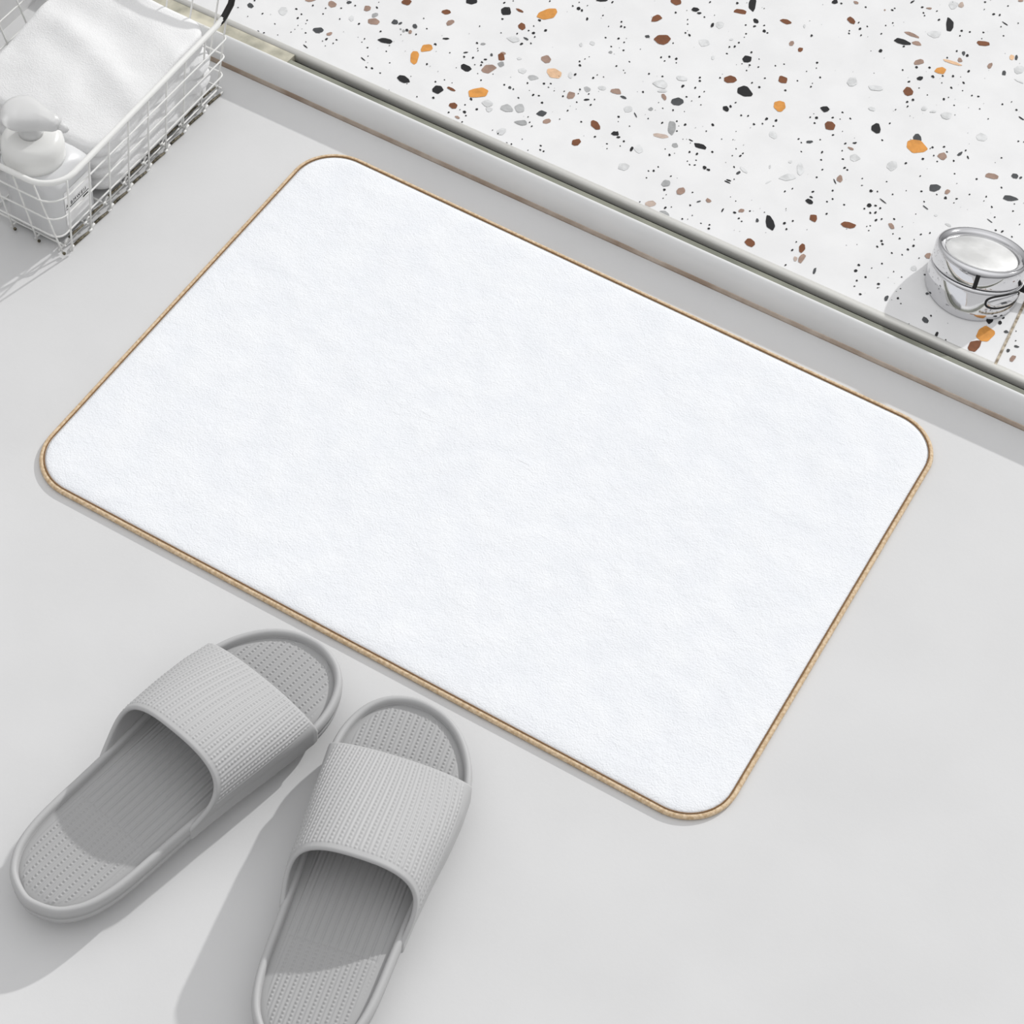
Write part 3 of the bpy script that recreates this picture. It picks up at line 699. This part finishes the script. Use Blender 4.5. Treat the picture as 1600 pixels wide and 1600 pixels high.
# ------------------------------------------------------------------ towel
tw_c = (-.4865, .134)
def towel():
    w, d = .142, .164
    n = 24
    def H(x, y):
        f = min(1, max(0, (y + d / 2) / d))
        h = .060 + .022 * f ** .8
        h += .0035 * mn.noise(Vector((x * 14, y * 14, 2))) + .0015 * mn.noise(Vector((x * 40, y * 40, 7)))
        # soft folds across the top
        u = .35 * x + y; 
        h += .0030 * math.exp(-((u - .004 + 1.5 * x * x) / .014) ** 2) + .0022 * math.exp(-((u - .048 - .01 * math.sin(x * 30)) / .013) ** 2)
        return h
    loops = []
    layers = 4
    for L_ in range(layers):
        for s in (0, .12, .3, .5, .7, .88):
            z = (L_ + s) / layers
            bul = math.sqrt(max(0, 1 - (2 * s - 1) ** 2))
            lp = []
            for x, y in even(rrect(0, 0, w, d, .020, n), 150):
                r = math.hypot(x, y)
                k = 1 - .045 * (1 - bul) + .012 * mn.noise(Vector((x * 30 + L_ * 5, y * 30, z * 3)))
                xx, yy = x * k, y * k
                if L_ in (1, 2) and x > .04 and y > .05: xx += .007 * bul; yy -= .002
                lp.append((xx, yy, .0065 + z * (H(xx, yy) - .0105)))
            loops.append(lp)
    for sc, dz in ((.985, -.0022), (.96, -.0008), (.93, 0), (.88, 0), (.82, 0), (.76, 0), (.7, 0), (.62, 0), (.54, 0), (.46, 0), (.38, 0), (.3, 0), (.22, 0), (.14, 0), (.06, 0)):
        lp = []
        for x, y in even(rrect(0, 0, w, d, .020, n), 150):
            lp.append((x * sc, y * sc, H(x * sc, y * sc) + dz))
        loops.append(lp)
    V, F = loft(loops)
    o = obj('towel', V, F, M_towel)
    o.location = (tw_c[0], tw_c[1], 0)
    m = o.modifiers.new('soft', 'SUBSURF'); m.levels = 1; m.render_levels = 2
    o['label'] = 'folded white terry towel filling the back of the wire basket'; o['category'] = 'towel'
    return o
towel()

# ------------------------------------------------------------------ pump bottle
pb = thing('pump_bottle', 'translucent white pump bottle in the front corner of the wire basket', 'bottle', (-.4516, .0087, .0062))
def rl(w, r, z, n=10):
    t = max(0, min(1, (.068 - z) / .012))
    return [(x, y, z) for x, y in rrect(.0065 * t, .0070 * t, w, w, r, n)]
V, F = loft([rl(.050, .010, 0), rl(.0545, .011, .0015), rl(.056, .012, .005), rl(.056, .012, .055), rl(.0545, .014, .062), rl(.052, .020, .0665), rl(.050, .0235, .068)])
obj('bottle_body', V, F, M_bottle, pb)
V, F = lathe([(.0255, .066), (.0262, .072), (.0262, .080), (.0252, .0855), (.0228, .0895), (.0190, .0915), (.0120, .0925), (.0108, .0930)])
obj('screw_cap', V, F, M_cap, pb)
V, F = lathe([(.0100, .0925), (.0098, .098), (.0085, .101), (.0085, .112)], 40)
obj('pump_neck', V, F, M_pump, pb)
sd = math.atan2(.006, .030)
def tear(rb, rtip, L_, z, n=48):
    pts = []
    for k in range(n):
        a = 2 * math.pi * k / n
        x, y = rb * math.cos(a), rb * math.sin(a)
        if math.cos(a) > 0:
            t = math.cos(a) ** 1.5
            x = x + (L_ - rb) * t
            y = y * (1 - t) + math.copysign(min(abs(y), rtip), y) * t
            y = math.copysign(abs(y), math.sin(a))
        pts.append((-.004 + x * math.cos(sd) - y * math.sin(sd), -.002 + x * math.sin(sd) + y * math.cos(sd), z))
    return pts
V, F = loft([tear(.0085, .003, .0100, .106), tear(.0150, .0045, .0290, .1075), tear(.0178, .0060, .0325, .1105), tear(.0182, .0062, .0335, .1150), tear(.0165, .0050, .0320, .1185), tear(.0130, .004, .026, .1205), tear(.007, .003, .012, .1218)])
obj('pump_head', V, F, M_pump, pb)
c, s = math.cos(sd), math.sin(sd)
V, F = tube([(.031 * c - .004, .031 * s - .002, .1125), (.0355 * c - .004, .0355 * s - .002, .1120), (.0375 * c - .004, .0375 * s - .002, .1085)], [.0036, .0034, .003], n=12)
obj('nozzle', V, F, M_pump, pb)
# paper label on the face turned to the right
lx = .0348
V = [(lx, -.0095, .012), (lx, .0235, .012), (lx, .0235, .050), (lx, -.0095, .050)]
V = V + [(x + .0003, y, z) for x, y, z in V]
lab = obj('label', V, [(0, 3, 2, 1), (4, 5, 6, 7), (0, 1, 5, 4), (1, 2, 6, 5), (2, 3, 7, 6), (3, 0, 4, 7)], M_label, pb, smooth=False)
def text_obj(txt, size, loc, parent, name):
    cu = bpy.data.curves.new(name, 'FONT'); cu.body = txt; cu.size = size; cu.extrude = .00008; cu.space_character = 1.35
    cu.resolution_u = 3
    t = bpy.data.objects.new(name + '_src', cu); COL.objects.link(t)
    dg = bpy.context.evaluated_depsgraph_get(); dg.update()
    me = bpy.data.meshes.new_from_object(t.evaluated_get(dg))
    bpy.data.objects.remove(t, do_unlink=True)
    o = bpy.data.objects.new(name, me); COL.objects.link(o)
    me.materials.clear(); me.materials.append(M_ink)
    o.parent = parent
    # text x -> +Y, text y -> +Z, facing +X
    o.matrix_local = Matrix(((0, 0, 1, loc[0]), (1, 0, 0, loc[1]), (0, 1, 0, loc[2]), (0, 0, 0, 1)))
    return o
text_obj('AIBMWEII', .0050, (lx + .0004, -.0088, .0320), lab, 'lettering')
mb = MB()
mb.add(*box(lx + .0002, lx + .0005, -.0088, .0220, .0300, .0307))
mb.add(*box(lx + .0002, lx + .0005, .0140, .0210, .0265, .0280))
mb.obj('rule_line', M_ink, lab, smooth=False)

# ------------------------------------------------------------------ chrome knob
ax = CR.T @ np.array([.163, -.798, -.58]); ax /= np.linalg.norm(ax)
top = at(1537, 390, .055)
e1 = np.cross(ax, [0, 0, 1.0]); e1 /= np.linalg.norm(e1)
e2 = np.cross(ax, e1)
kb = thing('shower_knob', 'round chrome knob with satin top standing on the terrazzo at right', 'knob', (top[0], top[1], ZT))
O3 = np.array([top[0], top[1], ZT])
KR = .0405
def kp(r, a, s):        # point at radius r, azimuth a, distance s down the axis
    return top + r * (math.cos(a) * e1 + math.sin(a) * e2) - ax * s - O3
def klathe(prof, n=96):
    V, F = [], []
    for r, s in prof:
        for k in range(n): V.append(kp(r, 2 * math.pi * k / n, s))
    for i in range(len(prof) - 1):
        for k in range(n):
            l = (k + 1) % n
            F.append((i * n + k, i * n + l, (i + 1) * n + l, (i + 1) * n + k))
    return V, F
obj('collar', *klathe([(.0318, .0070), (.0322, .0022), (.0330, .0012), (.0350, .0008), (.0362, .0002), (.0378, .0), (.0392, .0006), (.0401, .0022), (KR, .0045), (KR, .0155), (.0401, .0166), (.0385, .0168)]), M_chrome, kb)
V, F = klathe([(.0385, .0164), (.0392, .0166), (.0392, .0180), (.0385, .0182)])
obj('seam_ring', V, F, M_dark, kb)
V, F = klathe([(.0320, .0062), (.0310, .0046), (.0300, .0043), (.0240, .0036), (.014, .0031), (.004, .0030)])
V.append(kp(0, 0, .0030)); n0 = len(V) - 1; q = n0 - 96
F += [(q + k, q + (k + 1) % 96, n0) for k in range(96)]
obj('top_disc', V, F, M_satin, kb)
n = 96; V, F = [], []
rows = [(.0385, .0178), (.0400, .0180), (.0408, .0190), (.0410, .0210)]
for r, s in rows:
    for k in range(n): V.append(kp(r, 2 * math.pi * k / n, s))
for t in (.35, .7, .9, 1.0):
    for k in range(n):
        a = 2 * math.pi * k / n
        p0 = kp(.0410, a, .0210); smax = (p0[2] - .0004) / ax[2]
        r = .0410 if t < 1 else .0395
        V.append(kp(r, a, .0210 + smax * t if t < 1 else .0210 + (kp(r, a, .0210)[2] - .0002) / ax[2]))
for i in range(len(rows) + 3):
    for k in range(n):
        l = (k + 1) % n
        F.append((i * n + k, i * n + l, (i + 1) * n + l, (i + 1) * n + k))
body = obj('knob_body', V, F, M_chrome, kb)
# oval thumb tab outlined by a black gap on the side turned to the camera
def az_of(px, py):
    # azimuth of the visible wall point under a pixel
    d = ray(px, py); w = CC - top
    best = None
    A = d - ax * (d @ ax); B = w - ax * (w @ ax)
    aa, bb, cc = A @ A, 2 * A @ B, B @ B - .041 ** 2
    disc = bb * bb - 4 * aa * cc
    t = (-bb - math.sqrt(max(disc, 0))) / (2 * aa)
    p = CC + d * t - top
    return math.atan2(p @ e2, p @ e1), -(p @ ax)
a1, s1 = az_of(1541, 473); a2, s2 = az_of(1590, 461)
def oval(r, grow, n=40):
    pts = []
    am, sm = (a1 + a2) / 2, (s1 + s2) / 2
    tilt = math.atan2(s2 - s1, (a2 - a1) * .041)
    hl = abs(a2 - a1) * .041 / 2 + grow; hw = .0055 + grow
    for k in range(n):
        q = 2 * math.pi * k / n
        u = hl * math.copysign(abs(math.cos(q)) ** .7, math.cos(q)); v = hw * math.copysign(abs(math.sin(q)) ** .8, math.sin(q))
        uu = u * math.cos(tilt) - v * math.sin(tilt); v2 = u * math.sin(tilt) + v * math.cos(tilt)
        pts.append(kp(r, am + uu / .041, sm + v2))
    return pts
obj('tab_gap', *tube(oval(.0412, .0008), .0008, closed=True, n=8), M_dark, body)
V, F = loft([oval(.0405, .0002), oval(.0418, 0), oval(.0424, -.0016), oval(.0426, -.0035)])
obj('thumb_tab', V, F, M_chrome, body)
a4, s4 = az_of(1528, 433)  # dark reflection in the chrome collar, built as a black patch
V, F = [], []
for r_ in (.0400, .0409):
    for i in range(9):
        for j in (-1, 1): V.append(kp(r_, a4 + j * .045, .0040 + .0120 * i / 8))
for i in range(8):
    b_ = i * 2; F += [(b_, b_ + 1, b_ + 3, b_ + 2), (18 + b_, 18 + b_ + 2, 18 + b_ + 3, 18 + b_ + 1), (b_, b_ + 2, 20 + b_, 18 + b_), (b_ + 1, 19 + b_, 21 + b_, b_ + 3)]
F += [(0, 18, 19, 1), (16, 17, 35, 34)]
o = obj('painted_reflection', V, F, M_dark, kb, smooth=False); o['label'] = 'black upright reflection painted on the chrome collar'
a3, s3 = az_of(1603, 452)
V, F = tube([kp(.038, a3 + .06, s3 + .001), kp(.046, a3 + .06, s3 + .002), kp(.062, a3 + .06, s3 + .004)], [.0034, .0033, .0030], n=16)
o = obj('lever', V, F, M_dark, body); o['label'] = 'short black lever on the side of the knob'

# ------------------------------------------------------------------ light
sun = bpy.data.lights.new('sun', 'SUN'); so = bpy.data.objects.new('sun', sun); COL.objects.link(so)
el = math.radians(28.5); hd = Vector((-.215, -.977, 0)).normalized()
dvec = Vector((hd.x * math.cos(el), hd.y * math.cos(el), -math.sin(el)))
so.rotation_euler = dvec.to_track_quat('-Z', 'Y').to_euler()
so.location = (.3, 1.5, 1.2)
sun.energy = 2.12; sun.angle = math.radians(1.1); sun.color = (1, .995, .985)
w = bpy.data.worlds.new('World'); SC.world = w; w.use_nodes = True
N, L = w.node_tree.nodes, w.node_tree.links
bg = N['Background']
tc = N.new('ShaderNodeTexCoord'); sp = N.new('ShaderNodeSeparateXYZ'); L.new(tc.outputs['Generated'], sp.inputs[0])
# a bright soft room: pale ceiling above, dimmer band near the horizon
rp = N.new('ShaderNodeValToRGB')
mr = N.new('ShaderNodeMapRange'); mr.inputs['From Min'].default_value = -.1; mr.inputs['From Max'].default_value = 1
L.new(sp.outputs['Z'], mr.inputs['Value']); L.new(mr.outputs[0], rp.inputs['Fac'])
E = rp.color_ramp.elements
E[0].position = .05; E[0].color = (.13, .13, .135, 1)
E[1].position = 1; E[1].color = (1.19, 1.19, 1.20, 1)
e = E.new(.30); e.color = (.46, .46, .465, 1)
L.new(rp.outputs['Color'], bg.inputs['Color'])
bg.inputs['Strength'].default_value = .95

SC.view_settings.view_transform = 'Standard'
SC.view_settings.look = 'None'
SC.view_settings.exposure = 0.0
SC.view_settings.gamma = 1.0
SC.view_settings.use_curve_mapping = False
